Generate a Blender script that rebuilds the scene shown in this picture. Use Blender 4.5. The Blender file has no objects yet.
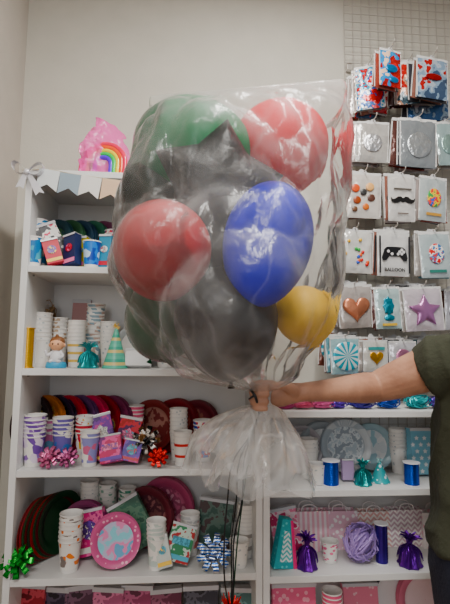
import bpy, bmesh, math, random
from mathutils import Vector, Matrix, noise, Euler
random.seed(7)
D=bpy.data
COL=bpy.context.scene.collection
R_=random.uniform
# ------------------------------------------------------------ camera
F=452.0; CAM=Vector((0,0,1.46))
ROT=Matrix.Rotation(math.radians(-4.5),3,'Z')@Matrix.Rotation(math.radians(96.0),3,'X')@Matrix.Rotation(math.radians(0.6),3,'Z')
cd=D.cameras.new('camera'); cam=D.objects.new('camera',cd); COL.objects.link(cam)
cd.sensor_fit='HORIZONTAL'; cd.sensor_width=36; cd.lens=F/450*36; cd.clip_start=.05
cam.matrix_world=Matrix.Translation(CAM)@ROT.to_4x4()
bpy.context.scene.camera=cam
def px(u,v,y):
    d=ROT@Vector(((u-225)/F,-(v-302)/F,-1)); return CAM+d*((y-CAM.y)/d.y)
# ------------------------------------------------------------ materials
def lin(c):
    l=[((x/255)/12.92 if x/255<=.04045 else ((x/255+.055)/1.055)**2.4) for x in c]
    m=sum(l)/3; l=[max(0,m+(x-m)*1.3) for x in l]
    return tuple(min(1,x**1.08) for x in l)+(1,)
def _new(name):
    m=D.materials.new(name); m.use_nodes=True; n=m.node_tree; b=n.nodes['Principled BSDF']; return m,n,b
def bumpit(n,b,strength,scale,dist=.01,detail=3,coord='Object',stretch=(1,1,1)):
    tc=n.nodes.new('ShaderNodeTexCoord'); mp=n.nodes.new('ShaderNodeMapping'); mp.inputs['Scale'].default_value=stretch
    no=n.nodes.new('ShaderNodeTexNoise'); no.inputs['Scale'].default_value=scale; no.inputs['Detail'].default_value=detail
    bu=n.nodes.new('ShaderNodeBump'); bu.inputs['Strength'].default_value=strength; bu.inputs['Distance'].default_value=dist
    n.links.new(tc.outputs[coord],mp.inputs[0]); n.links.new(mp.outputs[0],no.inputs['Vector']); n.links.new(no.outputs[0],bu.inputs['Height'])
    n.links.new(bu.outputs[0],b.inputs['Normal'])
_mc={}
def M(col,rough=.5,metal=0,bump=0,bscale=40,coat=0,name='material'):
    k=(tuple(col),rough,metal,bump,bscale,coat)
    if k in _mc: return _mc[k]
    m,n,b=_new(name)
    b.inputs['Roughness'].default_value=rough; b.inputs['Metallic'].default_value=metal; b.inputs['Coat Weight'].default_value=coat
    tc=n.nodes.new('ShaderNodeTexCoord'); no=n.nodes.new('ShaderNodeTexNoise'); no.inputs['Scale'].default_value=12
    mx=n.nodes.new('ShaderNodeMixRGB'); c=lin(col); mx.inputs[1].default_value=c; mx.inputs[2].default_value=tuple(x*.88 for x in c[:3])+(1,)
    n.links.new(tc.outputs['Object'],no.inputs['Vector']); n.links.new(no.outputs[0],mx.inputs[0]); n.links.new(mx.outputs[0],b.inputs['Base Color'])
    if bump: bumpit(n,b,bump,bscale)
    _mc[k]=m; return m
def PAT(kind,cols,scale=20,rough=.4,metal=0,axis=2,bump=0,n_=8):
    k=(kind,tuple(map(tuple,cols)),scale,rough,metal,axis,bump,n_)
    if k in _mc: return _mc[k]
    m,n,b=_new('print_'+kind)
    b.inputs['Roughness'].default_value=rough; b.inputs['Metallic'].default_value=metal
    tc=n.nodes.new('ShaderNodeTexCoord')
    rp=n.nodes.new('ShaderNodeValToRGB'); rp.color_ramp.interpolation='CONSTANT'
    el=rp.color_ramp.elements; N=len(cols)
    lo,hi={'blobs':(.38,.66),'dots':(0,.7)}.get(kind,(0,1))
    ps=[0]+[lo+(hi-lo)*(i/N) for i in range(1,N)]
    el[0].position=0; el[0].color=lin(cols[0]); el[1].position=ps[1] if N>1 else 1; el[1].color=lin(cols[1 if N>1 else 0])
    for i in range(2,N):
        e=el.new(ps[i]); e.color=lin(cols[i])
    L=n.links.new
    if kind=='blobs':
        t=n.nodes.new('ShaderNodeTexNoise'); t.inputs['Scale'].default_value=scale; t.inputs['Detail'].default_value=2.5; t.inputs['Roughness'].default_value=.6; L(tc.outputs['Object'],t.inputs['Vector']); L(t.outputs[0],rp.inputs[0])
    elif kind=='dots':
        t=n.nodes.new('ShaderNodeTexVoronoi'); t.inputs['Scale'].default_value=scale; L(tc.outputs['Object'],t.inputs['Vector']); L(t.outputs['Distance'],rp.inputs[0])
    elif kind=='cells':
        t=n.nodes.new('ShaderNodeTexVoronoi'); t.inputs['Scale'].default_value=scale*1.15; L(tc.outputs['Object'],t.inputs['Vector'])
        s=n.nodes.new('ShaderNodeSeparateColor'); L(t.outputs['Color'],s.inputs[0]); L(s.outputs[0],rp.inputs[0])
    else:
        s=n.nodes.new('ShaderNodeSeparateXYZ'); L(tc.outputs['Object'],s.inputs[0])
        a=n.nodes.new('ShaderNodeMath'); 
        if kind=='radial':
            a.operation='ARCTAN2'; L(s.outputs[0],a.inputs[0]); L(s.outputs[2],a.inputs[1])
            g=n.nodes.new('ShaderNodeMath'); g.operation='MULTIPLY'; g.inputs[1].default_value=n_/6.28318; L(a.outputs[0],g.inputs[0]); a=g
        elif kind=='chevron':
            g=n.nodes.new('ShaderNodeMath'); g.operation='PINGPONG'; g.inputs[1].default_value=.012; L(s.outputs[0],g.inputs[0])
            h=n.nodes.new('ShaderNodeMath'); h.operation='ADD'; L(g.outputs[0],h.inputs[0]); L(s.outputs[2],h.inputs[1])
            a.operation='MULTIPLY'; a.inputs[1].default_value=scale; L(h.outputs[0],a.inputs[0])
        else:
            a.operation='MULTIPLY'; a.inputs[1].default_value=scale; L(s.outputs[axis],a.inputs[0])
        f=n.nodes.new('ShaderNodeMath'); f.operation='FLOORED_MODULO'; f.inputs[1].default_value=1.0; L(a.outputs[0],f.inputs[0]); L(f.outputs[0],rp.inputs[0])
    L(rp.outputs[0],b.inputs['Base Color'])
    if bump: bumpit(n,b,bump,30)
    _mc[k]=m; return m
def foil(col,b=.6): return M(col,.28,.75,b,35)
def clearfilm(col,alpha,rough=.15,name='clear_film'):
    m,n,b=_new(name); b.inputs['Base Color'].default_value=lin(col); b.inputs['Roughness'].default_value=rough; b.inputs['Alpha'].default_value=alpha
    bumpit(n,b,.6,30); return m
# ------------------------------------------------------------ geometry
def comb(gs):
    V=[];Fa=[];Ms=[]
    for g in gs:
        o=len(V); V+=g[0]; Fa+=[tuple(i+o for i in f) for f in g[1]]; Ms+=g[2]
    return (V,Fa,Ms)
def tr(g,mat,m=None):
    return ([tuple(mat@Vector(v)) for v in g[0]],g[1],g[2] if m is None else [m]*len(g[1]))
def T(x,y,z): return Matrix.Translation((x,y,z))
def RX(a): return Matrix.Rotation(math.radians(a),4,'X')
def RY(a): return Matrix.Rotation(math.radians(a),4,'Y')
def RZ(a): return Matrix.Rotation(math.radians(a),4,'Z')
def SC(x,y,z): return Matrix.Diagonal((x,y,z,1))
def lathe(prof,seg=28,mats=None,cap=True):
    V=[];Fc=[];Ms=[]
    for r,z in prof:
        for i in range(seg):
            a=2*math.pi*i/seg; V.append((r*math.cos(a),r*math.sin(a),z))
    for k in range(len(prof)-1):
        for i in range(seg):
            j=(i+1)%seg; Fc.append((k*seg+i,k*seg+j,(k+1)*seg+j,(k+1)*seg+i)); Ms.append(mats[k] if mats else 0)
    if cap:
        Fc.append(tuple(reversed(range(seg)))); Ms.append(mats[0] if mats else 0)
        o=(len(prof)-1)*seg; Fc.append(tuple(o+i for i in range(seg))); Ms.append(mats[-1] if mats else 0)
    return (V,Fc,Ms)
def box(w,d,h,bev=.002,m=0,seg=2):
    bm=bmesh.new(); bmesh.ops.create_cube(bm,size=1)
    for v in bm.verts: v.co=Vector((v.co.x*w,v.co.y*d,(v.co.z+.5)*h))
    if bev: bmesh.ops.bevel(bm,geom=bm.edges[:],offset=bev,segments=seg,affect='EDGES',profile=.6)
    bm.verts.index_update()
    g=([tuple(v.co) for v in bm.verts],[tuple(v.index for v in f.verts) for f in bm.faces],[m]*len(bm.faces)); bm.free(); return g
def loft(rings,cap=True,m=0):
    s=len(rings[0]); V=[tuple(p) for r in rings for p in r]; Fc=[]
    for k in range(len(rings)-1):
        for i in range(s):
            j=(i+1)%s; Fc.append((k*s+i,k*s+j,(k+1)*s+j,(k+1)*s+i))
    if cap: Fc.append(tuple(reversed(range(s)))); o=(len(rings)-1)*s; Fc.append(tuple(o+i for i in range(s)))
    return (V,Fc,[m]*len(Fc))
def cr(pts,n):
    out=[]; P=[pts[0]]+list(pts)+[pts[-1]]
    for i in range(1,len(P)-2):
        for k in range(n):
            t=k/n
            out.append(tuple(.5*((2*b)+(-a+c)*t+(2*a-5*b+4*c-d)*t*t+(-a+3*b-3*c+d)*t**3) for a,b,c,d in zip(P[i-1],P[i],P[i+1],P[i+2])))
    out.append(tuple(pts[-1])); return out
def tube(path,seg=12,n=4,flat=1,m=0,round_=True):
    P=cr(path,n)
    if round_:
        def endcap(a,b):
            A=Vector(a[:3]); d=(A-Vector(b[:3])).normalized(); r=a[3]
            return [tuple(A+d*r*math.sin(t))+(max(r*math.cos(t),1e-4),) for t in (.5,1.0,1.35,1.55)]
        P=list(reversed(endcap(P[0],P[1])))+P+endcap(P[-1],P[-2])
    up=None; rings=[]
    for i,p in enumerate(P):
        a=Vector(P[max(i-1,0)][:3]); b=Vector(P[min(i+1,len(P)-1)][:3]); t=(b-a).normalized()
        if up is None: up=t.orthogonal().normalized()
        up=(up-t*up.dot(t)).normalized(); s=t.cross(up); c=Vector(p[:3])
        rings.append([c+(up*math.cos(q)*flat+s*math.sin(q))*p[3] for q in [2*math.pi*k/seg for k in range(seg)]])
    return loft(rings,True,m)
def ell(c,rx,ry,rz,m=0,seg=20,rg=14):
    pr=[(max(math.sin(math.pi*i/rg),1e-3),-math.cos(math.pi*i/rg)) for i in range(rg+1)]
    return tr(lathe(pr,seg),T(*c)@SC(rx,ry,rz),m)
def extr(pts,d,m=0):
    n=len(pts); V=[(x,-d/2,z) for x,z in pts]+[(x,d/2,z) for x,z in pts]
    return (V,[tuple(range(n)),tuple(reversed(range(n,2*n)))]+[(i,i+n,(i+1)%n+n,(i+1)%n) for i in range(n)],[m]*(n+2))
def puff(pts,d,m=0,back=True,k=6):
    n=len(pts); V=[];Fc=[]
    for side in ((-1,1) if back else (-1,)):
        o=len(V)
        for j in range(k):
            s=math.cos(j/k*math.pi/2)
            for x,z in pts: V.append((x*s,side*d*math.sin(j/k*math.pi/2),z*s))
        V.append((0,side*d,0))
        for j in range(k-1):
            for i in range(n): Fc.append((o+j*n+i,o+j*n+(i+1)%n,o+(j+1)*n+(i+1)%n,o+(j+1)*n+i))
        for i in range(n): Fc.append((o+(k-1)*n+i,o+(k-1)*n+(i+1)%n,o+k*n))
    return (V,Fc,[m]*len(Fc))
def heart(s): 
    return [(s*.06*16*math.sin(t)**3,s*.06*(13*math.cos(t)-5*math.cos(2*t)-2*math.cos(3*t)-math.cos(4*t))) for t in [2*math.pi*i/40 for i in range(40)]]
def starp(s,inn=.5,n=5):
    out=[]
    for i in range(n*2):
        a=math.pi/2+math.pi*i/n; r=s if i%2==0 else s*inn; out.append((r*math.cos(a),r*math.sin(a)))
    o2=[]
    for i in range(len(out)):
        a=out[i]; b=out[(i+1)%len(out)]
        for t in (0,.33,.66): o2.append((a[0]*(1-t)+b[0]*t,a[1]*(1-t)+b[1]*t))
    return o2
def circ(s,n=32,e=1): return [(s*math.cos(2*math.pi*i/n),s*e*math.sin(2*math.pi*i/n)) for i in range(n)]
# ------------------------------------------------------------ objects
def mesh(g,mats,smooth=True,name='mesh'):
    me=D.meshes.new(name); me.from_pydata(g[0],[],g[1])
    for m in mats: me.materials.append(m)
    me.polygons.foreach_set('material_index',g[2]); 
    if smooth: me.polygons.foreach_set('use_smooth',[True]*len(me.polygons))
    bm=bmesh.new(); bm.from_mesh(me); bmesh.ops.recalc_face_normals(bm,faces=bm.faces)
    if smooth:
        for e in bm.edges:
            if len(e.link_faces)==2 and e.calc_face_angle(0)>math.radians(48): e.smooth=False
    bm.to_mesh(me); bm.free(); me.update(); return me
def tag(o,label,cat,group=None):
    o['label']=label; o['category']=cat
    if group: o['group']=group
def obj(name,g,mats,loc=(0,0,0),rot=None,parent=None,label=None,cat=None,group=None,smooth=True,kind=None):
    if not isinstance(mats,(list,tuple)): mats=[mats]
    o=D.objects.new(name,g if isinstance(g,bpy.types.Mesh) else mesh(g,mats,smooth,name)); COL.objects.link(o)
    o.location=loc
    if rot is not None: o.rotation_euler=rot if not isinstance(rot,Matrix) else rot.to_euler()
    if parent: o.parent=parent
    if label and cat: tag(o,label,cat,group)
    elif label: o['label']=label
    if kind: o['kind']=kind
    return o
def root(name,loc,label,cat,group=None,rot=None):
    o=D.objects.new(name,None); o.empty_display_size=.05; COL.objects.link(o); o.location=loc
    if rot is not None: o.rotation_euler=rot
    tag(o,label,cat,group); return o
def clone(r,off,drz=0,pm=None):
    ch=list(r.children); c=r.copy(); COL.objects.link(c); c.location=Vector(r.location)+Vector(off)
    c.rotation_euler=(r.rotation_euler[0],r.rotation_euler[1]+drz,r.rotation_euler[2])
    for k in ch:
        q=k.copy(); COL.objects.link(q); q.parent=c
        if pm and k.name.startswith('pouch'):
            q.material_slots[0].link='OBJECT'; q.material_slots[0].material=pm
    return c
# ------------------------------------------------------------ room
YW=1.71; YF=1.41
wallm=M((206,203,194),.85,0,.08,120,name='painted_wall')
XL=px(25,70,YW).x
def st(name,g,m,loc=(0,0,0)):
    o=obj(name,g,m,loc,smooth=False); o['kind']='structure'; return o
st('wall_back',box(3.2,.1,3.0,0),wallm,(XL+1.6,YW+.05,0))
st('wall_left',box(.1,3.0,3.0,0),M((196,190,182),.85,0,.08,120),(XL-.05,YW-1.4,0))
st('floor',box(3.6,4,.05,0),PAT('stripes',[(150,120,92),(140,110,84),(156,128,98)],3,.45,axis=0),(XL+1.5,YW-1.8,-.05))
st('ceiling',box(3.6,4,.05,0),M((225,222,216),.9),(XL+1.5,YW-1.8,3.0))
st('baseboard_back',box(3.2,.012,.08,.002),M((230,228,224),.5),(XL+1.6,YW-.006,0))
# ------------------------------------------------------------ shelving units
white=M((230,230,229),.45,0,.02,80,name='white_laminate')
def unit(x0,x1,ztop,boards,label):
    w=x1-x0; r=root('shelving_unit',((x0+x1)/2,(YF+YW)/2,0),label,'shelf')
    dep=YW-YF-.012; t=.02
    for s in (-1,1):
        obj('side_panel',box(t,dep,ztop-t,.0015),white,(s*(w/2-t/2),-.006,0),parent=r,smooth=False)
    obj('top_panel',box(w,dep,t,.0015),white,(0,-.006,ztop-t),parent=r,smooth=False)
    obj('back_panel',box(w-2*t,.004,ztop-t-.002,0),white,(0,dep/2-.009,0),parent=r,smooth=False)
    for z in boards:
        obj('shelf_board',box(w-2*t,dep-.008,t,.0015),white,(0,-.008,z-t),parent=r,smooth=False)
        for s in (-1,1):
            obj('shelf_pin',tr(lathe([(.003,0),(.003,.012)],10),RY(90)),M((180,180,178),.3,1),(s*(w/2-t)-.006,-.1,z-t-.004),parent=r)
xl=px(9,470,YF).x; xm=px(263,560,YF).x; xr=xm+.8
ZT=px(60,170,YF).z
ZA=px(65,266,YF).z; ZB=px(80,369,YF).z; ZC=px(95,470,YF).z; ZD=px(130,577,YF).z; ZE=ZD-.30
unit(xl,xm-.001,ZT,[ZA,ZB,ZC,ZD,ZE,.09],'tall white laminate bookcase packed with party supplies')
R1=px(360,411,YF).z; R2=px(350,490,YF).z; R3=px(350,575,YF).z; R4=R3-.27
unit(xm+.001,xr,R1,[R2,R3,R4,.09],'lower white laminate bookcase under the wire display grid')
SH={'A':ZA,'B':ZB,'C':ZC,'D':ZD,'E':ZE,'T':ZT,'1':R1,'2':R2,'3':R3,'4':R4}
def at(u,sh,y):
    z=SH[sh]; v=300
    for _ in range(6):
        p=px(u,v,y); v+=(p.z-z)*F/y
    return Vector((px(u,v,y).x,y,z+.0008))
def hgt(u,v,sh,y): return px(u,v,y).z-SH[sh]
def wpx(w,y): return w*y/F
# ------------------------------------------------------------ cups
paper=M((235,233,230),.55)
def cupmesh(body,k=1.0):
    pr=[(.0245,.004),(.025,0),(.0262,0),(.0275,.012),(.033,.07),(.0352,.086),(.0365,.0865),(.0372,.0885),(.0365,.0905),(.0350,.0895),(.0335,.08),(.0262,.006),(.001,.0055)]
    ms=[1,1,1,0,0,0,1,1,1,1,1,1]
    return mesh(tr(lathe(pr,26,ms,cap=False),SC(k,k,1)),[body,paper],True,'paper_cup')
def cups(u,vt,sh,y,body,label,w=20,grp='stacked paper cups on the shelves'):
    b=at(u,sh,y); h=hgt(u,vt,sh,y); k=wpx(w,y)/.0744; k=min(max(k,.8),1.1)
    me=cupmesh(body,k); n=max(1,min(14,int(round((h-.09)/.0125))+1)); gap=.0125
    hs=1 if n>1 else max(.7,min(1.1,h/.09)); lx=R_(-.0007,.0007)
    for i in range(n):
        o=obj('paper_cup',me,[],(b.x+i*lx,b.y,b.z+i*gap),label=label,cat='cup',group=grp,rot=(0,0,R_(0,6)))
        o.scale=(1,1,hs)
# ------------------------------------------------------------ plates
def platemesh(c1,c2,r,k8=False):
    pr=[(.001,.004),(r*.6,.004),(r*.72,.005),(r*.78,.012),(r*.98,.018),(r,.018),(r,.016),(r*.98,.0155),(r*.79,.0095),(r*.72,.002),(r*.6,.0015),(.001,.0015)]
    return mesh(lathe(pr,40,[0,0,1,1,1,1,1,1,1,1,1],cap=False),[c1,c2],True,'paper_plate')
def plates(u,sh,y,r,c1,c2,n,label,tilt=10,yaw=0,dz=0,step=.006,dx=0):
    b=at(u,sh,y); me=platemesh(c1,c2,r)
    m=RZ(yaw)@RX(90-tilt)
    for i in range(n):
        off=Vector((0,step*i,0)); off.rotate(Euler((0,0,math.radians(yaw))))
        obj('paper_plate',me,[],(b.x+off.x+dx*i+R_(-.003,.003),b.y+off.y,b.z+r*math.cos(math.radians(tilt))+.004+dz),rot=m.to_3x3().to_4x4(),label=label,cat='plate',group='party plates standing on the shelves')
# ------------------------------------------------------------ bow
def loopstrip(L,w,h,az,el,m=0,n=12):
    pts=[]
    for i in range(n+1):
        t=i/n*2*math.pi
        x=L*(1-math.cos(t))/2; z=h*math.sin(t)*(math.sin(t/2)**.6)
        pts.append((x,z))
    V=[];Fc=[]
    for x,z in pts:
        ww=w*(.35+.65*x/L)
        V+=[(x,-ww/2,z),(x,ww/2,z)]
    for i in range(n): Fc.append((2*i,2*i+1,2*i+3,2*i+2))
    return tr((V,Fc,[m]*len(Fc)),RZ(az)@RY(-el))
def bowgeo(r,n=9):
    gs=[]
    for k,(el,sc) in enumerate(((8,1),(32,.85),(58,.7),(82,.5))):
        nn=max(3,n-2*k)
        for i in range(nn): gs.append(loopstrip(r*sc,r*.34,r*.16,360*i/nn+k*20,el))
    gs.append(tr(lathe([(r*.3,0),(r*.3,.002),(r*.05,.004)],14),T(0,0,-.001)))
    return tr(comb(gs),T(0,0,r*.18))
def bow(u,sh,y,wp,mat,label,tiltx=55,dz=0):
    b=at(u,sh,y); r=wpx(wp,y)/2
    obj('gift_bow',bowgeo(r),mat,(b.x,b.y,b.z+r*.85*math.sin(math.radians(tiltx))+.002+dz),rot=(math.radians(tiltx),0,R_(-.2,.2)),label=label,cat='gift bow',group='gift bows on the shelves')
# ------------------------------------------------------------ foil weights
def weight(u,vt,sh,y,wp,mat,label):
    b=at(u,sh,y); h=hgt(u,vt,sh,y); w=wpx(wp,y)
    r=root('balloon_weight',b,label,'balloon weight','foil tassel balloon weights')
    g=lathe([(w*.46,0),(w*.5,.004),(w*.42,h*.12),(w*.36,h*.38),(w*.2,h*.52),(w*.1,h*.58),(w*.12,h*.62)],24)
    g=([(x*(1+.1*math.sin(8*math.atan2(yy,x))),yy*(1+.1*math.sin(8*math.atan2(yy,x))),z) for x,yy,z in g[0]],g[1],g[2])
    obj('foil_wrap',g,mat,parent=r)
    gs=[]
    for i in range(34):
        a=R_(0,6.28); e=R_(.3,1); L=h*.42*R_(.7,1.05)
        p=[(w*.06*math.cos(a)*1,w*.06*math.sin(a),h*.56,.002),(w*.2*e*math.cos(a),w*.2*e*math.sin(a),h*.56+L*.55,.0035),(w*.52*e*math.cos(a+.2),w*.52*e*math.sin(a+.2),h*.56+L*(1.02-.45*e),.0022)]
        gs.append(tube(p,5,3,.25))
    obj('tassel',comb(gs),mat,parent=r)
    gs=[]
    for i in range(22):
        a=6.28*i/22; gs.append(tube([(w*.14*math.cos(a),w*.14*math.sin(a),h*.56,.002),(w*.42*math.cos(a),w*.42*math.sin(a),h*.42,.003),(w*.52*math.cos(a),w*.52*math.sin(a),h*.2,.002)],5,3,.3))
    obj('fringe',comb(gs),mat,parent=r)
def spool(u,vt,sh,y,wp,mat,label,fl=None):
    b=at(u,sh,y); h=hgt(u,vt,sh,y); w=wpx(wp,y)/2
    r=root('ribbon_spool',b,label,'ribbon spool','ribbon spools on the shelves')
    fm=fl or M((228,228,232),.35)
    f=lathe([(w*.25,0),(w,0),(w,.002),(w*.97,.003),(w*.25,.003)],32)
    obj('flange',f,fm,parent=r); obj('flange',f,fm,(0,0,h-.003),parent=r)
    pr=[(w*.8,.003)]; n=14
    for i in range(n): pr+= [(w*.84,.003+(h-.006)*(i+.2)/n),(w*.84,.003+(h-.006)*(i+.8)/n),(w*.815,.003+(h-.006)*(i+.98)/n)]
    obj('ribbon_winding',lathe(pr,32),mat,parent=r)
def hat(u,vt,sh,y,wp,mat,label,pom=(230,200,120)):
    b=at(u,sh,y); h=hgt(u,vt,sh,y); w=wpx(wp,y)/2
    r=root('party_hat',b,label,'party hat','cone party hats')
    obj('cone',lathe([(w*1.02,0),(w*1.02,.003),(w*.97,.003),(.002,h*.93)],32),mat,parent=r)
    gs=[]
    for i in range(26):
        v=Vector((R_(-1,1),R_(-1,1),R_(-1,1))).normalized()*w*.3; gs.append(tube([(0,0,h*.92,.0012),(v.x,v.y,h*.92+v.z,.0008)],5,2))
    obj('pompom',comb(gs),M(pom,.5),parent=r)
PAL=[(240,238,232),(240,205,110),(235,150,185),(110,180,200),(190,60,80),(120,90,170)]
def napkins(u,vt,sh,y,wp,mat,label,yaw=0,tilt=8,d=.03,name='napkin_pack',tiltz=0,lab=True):
    b=at(u,sh,y); h=hgt(u,vt,sh,y)/max(.5,math.cos(math.radians(tilt))); w=wpx(wp,y)
    r=root(name,b+Vector((0,0,.004+abs(math.sin(math.radians(tiltz)))*w/2)),label,'party supplies','packaged party goods',rot=(math.radians(-tilt),math.radians(tiltz),math.radians(yaw)))
    gs=[]; n=6
    for i in range(n): gs.append(tr(box(w*.96,d/n*.85,h*.97,.0012),T(0,-d/2+d/n*(i+.5),h*.01)))
    obj('folded_sheets',comb(gs),mat,parent=r,smooth=False)
    obj('wrapper_seal',comb([tr(box(w,.0016,h*.06,.0006),T(0,-d/2-.002,h*.93)),tr(box(w,d+.004,.0014,.0005),T(0,0,h*.985))]),M((215,215,218),.15),parent=r,smooth=False)
    if lab:
        k=random.choice([0,1,2]); q=min(w,h)*.27
        pts={0:circ(q,24),1:[(-q*1.3,-q*.5),(q*1.3,-q*.5),(q*1.3,q*.5),(-q*1.3,q*.5)],2:starp(q*1.2,.7,6)}[k]
        c1=random.choice(PAL); c2=random.choice(PAL)
        obj('printed_label',extr([(x,z+h*.55) for x,z in pts],.0012),PAT('blobs',[c1,tuple(int(x*.75) for x in c1),c2],70,.3),(0,-d/2-.0012,0),parent=r,smooth=False)
        obj('printed_band',extr([(-w*.46,h*.08),(w*.46,h*.08),(w*.46,h*.2),(-w*.46,h*.2)],.0010),M(c2,.3),(0,-d/2-.0010,0),parent=r,smooth=False)
    return r
def giftbag(u,vt,sh,y,wp,mat,label,yaw=0,d=.06,handle=(240,235,235)):
    b=at(u,sh,y); h=hgt(u,vt,sh,y)*.85; w=wpx(wp,y)
    r=root('gift_bag',b,label,'gift bag','paper gift bags',rot=(0,0,math.radians(yaw)))
    rings=[]
    for z,k in ((0,1),(h*.3,.96),(h*.7,.8),(h,.62),(h,.6),(h*.5,.7)):
        dd=d*k/2; i=.012*(1-k)*2 if k<1 else 0
        q=.97 if z==h and k==.6 else 1
        rings.append([(-w/2*q,-dd,z),(0,-dd*1.05,z),(w/2*q,-dd,z),(w/2*q-i,0,z),(w/2*q,dd,z),(0,dd*1.05,z),(-w/2*q,dd,z),(-w/2*q+i,0,z)])
    obj('bag_body',loft(rings),mat,parent=r,smooth=False)
    for s in (-1,1):
        obj('handle',tube([(-w*.2,s*d*.3,h*.97,.0018),(-w*.17,s*d*.32,h*1.12,.0018),(0,s*d*.33,h*1.18,.0018),(w*.17,s*d*.32,h*1.12,.0018),(w*.2,s*d*.3,h*.97,.0018)],6,4),M(handle,.6),parent=r)
def shred(u,vt,sh,y,wp,mat,label,name='shredded_paper_ball',n=60,cat='shredded paper'):
    b=at(u,sh,y); h=hgt(u,vt,sh,y); w=wpx(wp,y)/2; gs=[]
    for i in range(n):
        pts=[]; c=Vector((R_(-1,1),R_(-1,1),R_(-1,1))).normalized()
        ax=c.orthogonal(); 
        for k in range(5):
            a=k*.7; v=(c*math.cos(a)+ax*math.sin(a)).normalized()*R_(.8,1.08)
            pts.append((v.x*w,v.y*w*.8,max(.002,h/2+v.z*h*.47),.0026))
        gs.append(tube(pts,5,3,.3,round_=False))
    gs.append(ell((0,0,h/2),w*.66,w*.55,h*.32))
    obj(name,comb(gs),mat,b,label=label,cat=cat)
# ================= colours
W=(238,236,232)
c_wb=PAT('cells',[(70,140,190),W,(90,180,200),W],60)
c_red=PAT('blobs',[W,(200,60,70),(60,90,170)],50)
c_orange=PAT('cells',[W,(226,140,60),W,W,W,(130,120,116)],55)
c_white=PAT('dots',[(190,196,198),W,W],60)
c_pink=PAT('stripes',[W,(225,120,150)],10,axis=2)
# ---- rainbow in pink wrapper
b=at(105,'T',1.53); 
rr=root('rainbow_foil_balloon',b+Vector((0,0,.003)),'rainbow foil balloon in crinkled glossy pink wrapper','balloon',rot=(math.radians(-6),0,math.radians(-12)))
for i,c in enumerate([(235,20,110),(245,110,20),(255,220,20),(40,200,100),(110,60,215)]):
    R0=.078-.0125*i
    g=tube([(-R0,0,.012,.0078)]+[(R0*math.cos(a),0,R0*math.sin(a)+.055,.0078) for a in [math.pi*(10-k)/10 for k in range(11)]]+[(R0,0,.012,.0078)],10,3)
    obj('rainbow_stripe',g,M(c,.2,0,0,40,.4),(0,-.030,0),parent=rr)
g=tube([(0,0,.006,.085),(0,0,.05,.094),(0,0,.10,.094),(.002,0,.14,.082),(.004,0,.17,.066),(.0,0,.20,.054),(-.008,0,.22,.058)],44,6,.24,round_=False)
def cr_(x,y,z):
    n1=noise.noise((x*28,y*28,z*22)); n2=noise.noise((x*60,y*60+3,z*50))
    return (x*(1+.10*n1+.05*n2),y*(1+.4*n2),max(z+.012*n1,.001))
xs=[v[0] for v in g[0]]; ys=[v[1] for v in g[0]]
if max(xs)-min(xs)<max(ys)-min(ys): g=([(y,-x,z) for x,y,z in g[0]],g[1],g[2])
g=([cr_(*v) for v in g[0]],g[1],g[2])
obj('wrapper',g,clearfilm((250,130,195),.6,.12),parent=rr)
# ---- pennant banner
pb=px(22,170,YF-.004)
ban=root('pennant_banner',pb,'pastel swallow-tailed pennant banner strung along the bookcase top','banner')
pens=[(50,181,(226,230,230)),(71,185,(158,172,182)),(92,188,(232,230,226)),(113,191,(222,196,172)),(134,194,(226,230,230)),(155,197,(170,184,190)),(176,200,(228,226,220)),(197,203,(222,196,172))]
line=[(0,0,0,.0012)]
for u,v,c in pens:
    p=px(u,v-11,YF-.004)-pb; w=.064; h=.068
    g=extr([(-w/2,0),(w/2,0),(w/2,-h),(0,-h+.020),(-w/2,-h)],.0012)
    ro=R_(.10,.18)
    obj('pennant',g,M(c,.7),(p.x,-.002,p.z),rot=(0,ro,0),parent=ban,smooth=False)
    line.append((p.x,0,p.z+.001,.0014))
obj('string',tube(line,6,3),M((200,190,170),.8),parent=ban)
bw=px(27,172,YF-.014)
rb=root('ribbon_bow',bw,'shiny silver satin ribbon bow at the banner end','bow')
def petal(sx,sz,L):
    V=[];Fc=[]; n=14
    for i in range(n+1):
        t=i/n*2*math.pi; x=L*(1-math.cos(t))/2; z=L*.5*math.sin(t)*math.sin(t/2)
        V+=[(sx*x,-.011*(.3+x/L),z+sz*x),(sx*x,.011*(.3+x/L),z+sz*x)]
    for i in range(n): Fc.append((2*i,2*i+1,2*i+3,2*i+2))
    return (V,Fc,[0]*n)
satin=M((225,225,230),.3,.3)
obj('loop',petal(-1,.45,.044),satin,parent=rb); obj('loop',petal(1,.3,.05),satin,parent=rb)
obj('knot',ell((0,-.002,0),.009,.008,.010),satin,parent=rb)
obj('tail',extr([(-.004,0),(.010,0),(.056,-.066),(.040,-.062),(.030,-.074)],.001),satin,parent=rb,smooth=False)
obj('tail',extr([(-.010,0),(.003,0),(-.008,-.054),(-.018,-.046),(-.032,-.05)],.001),satin,parent=rb,smooth=False)
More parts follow.
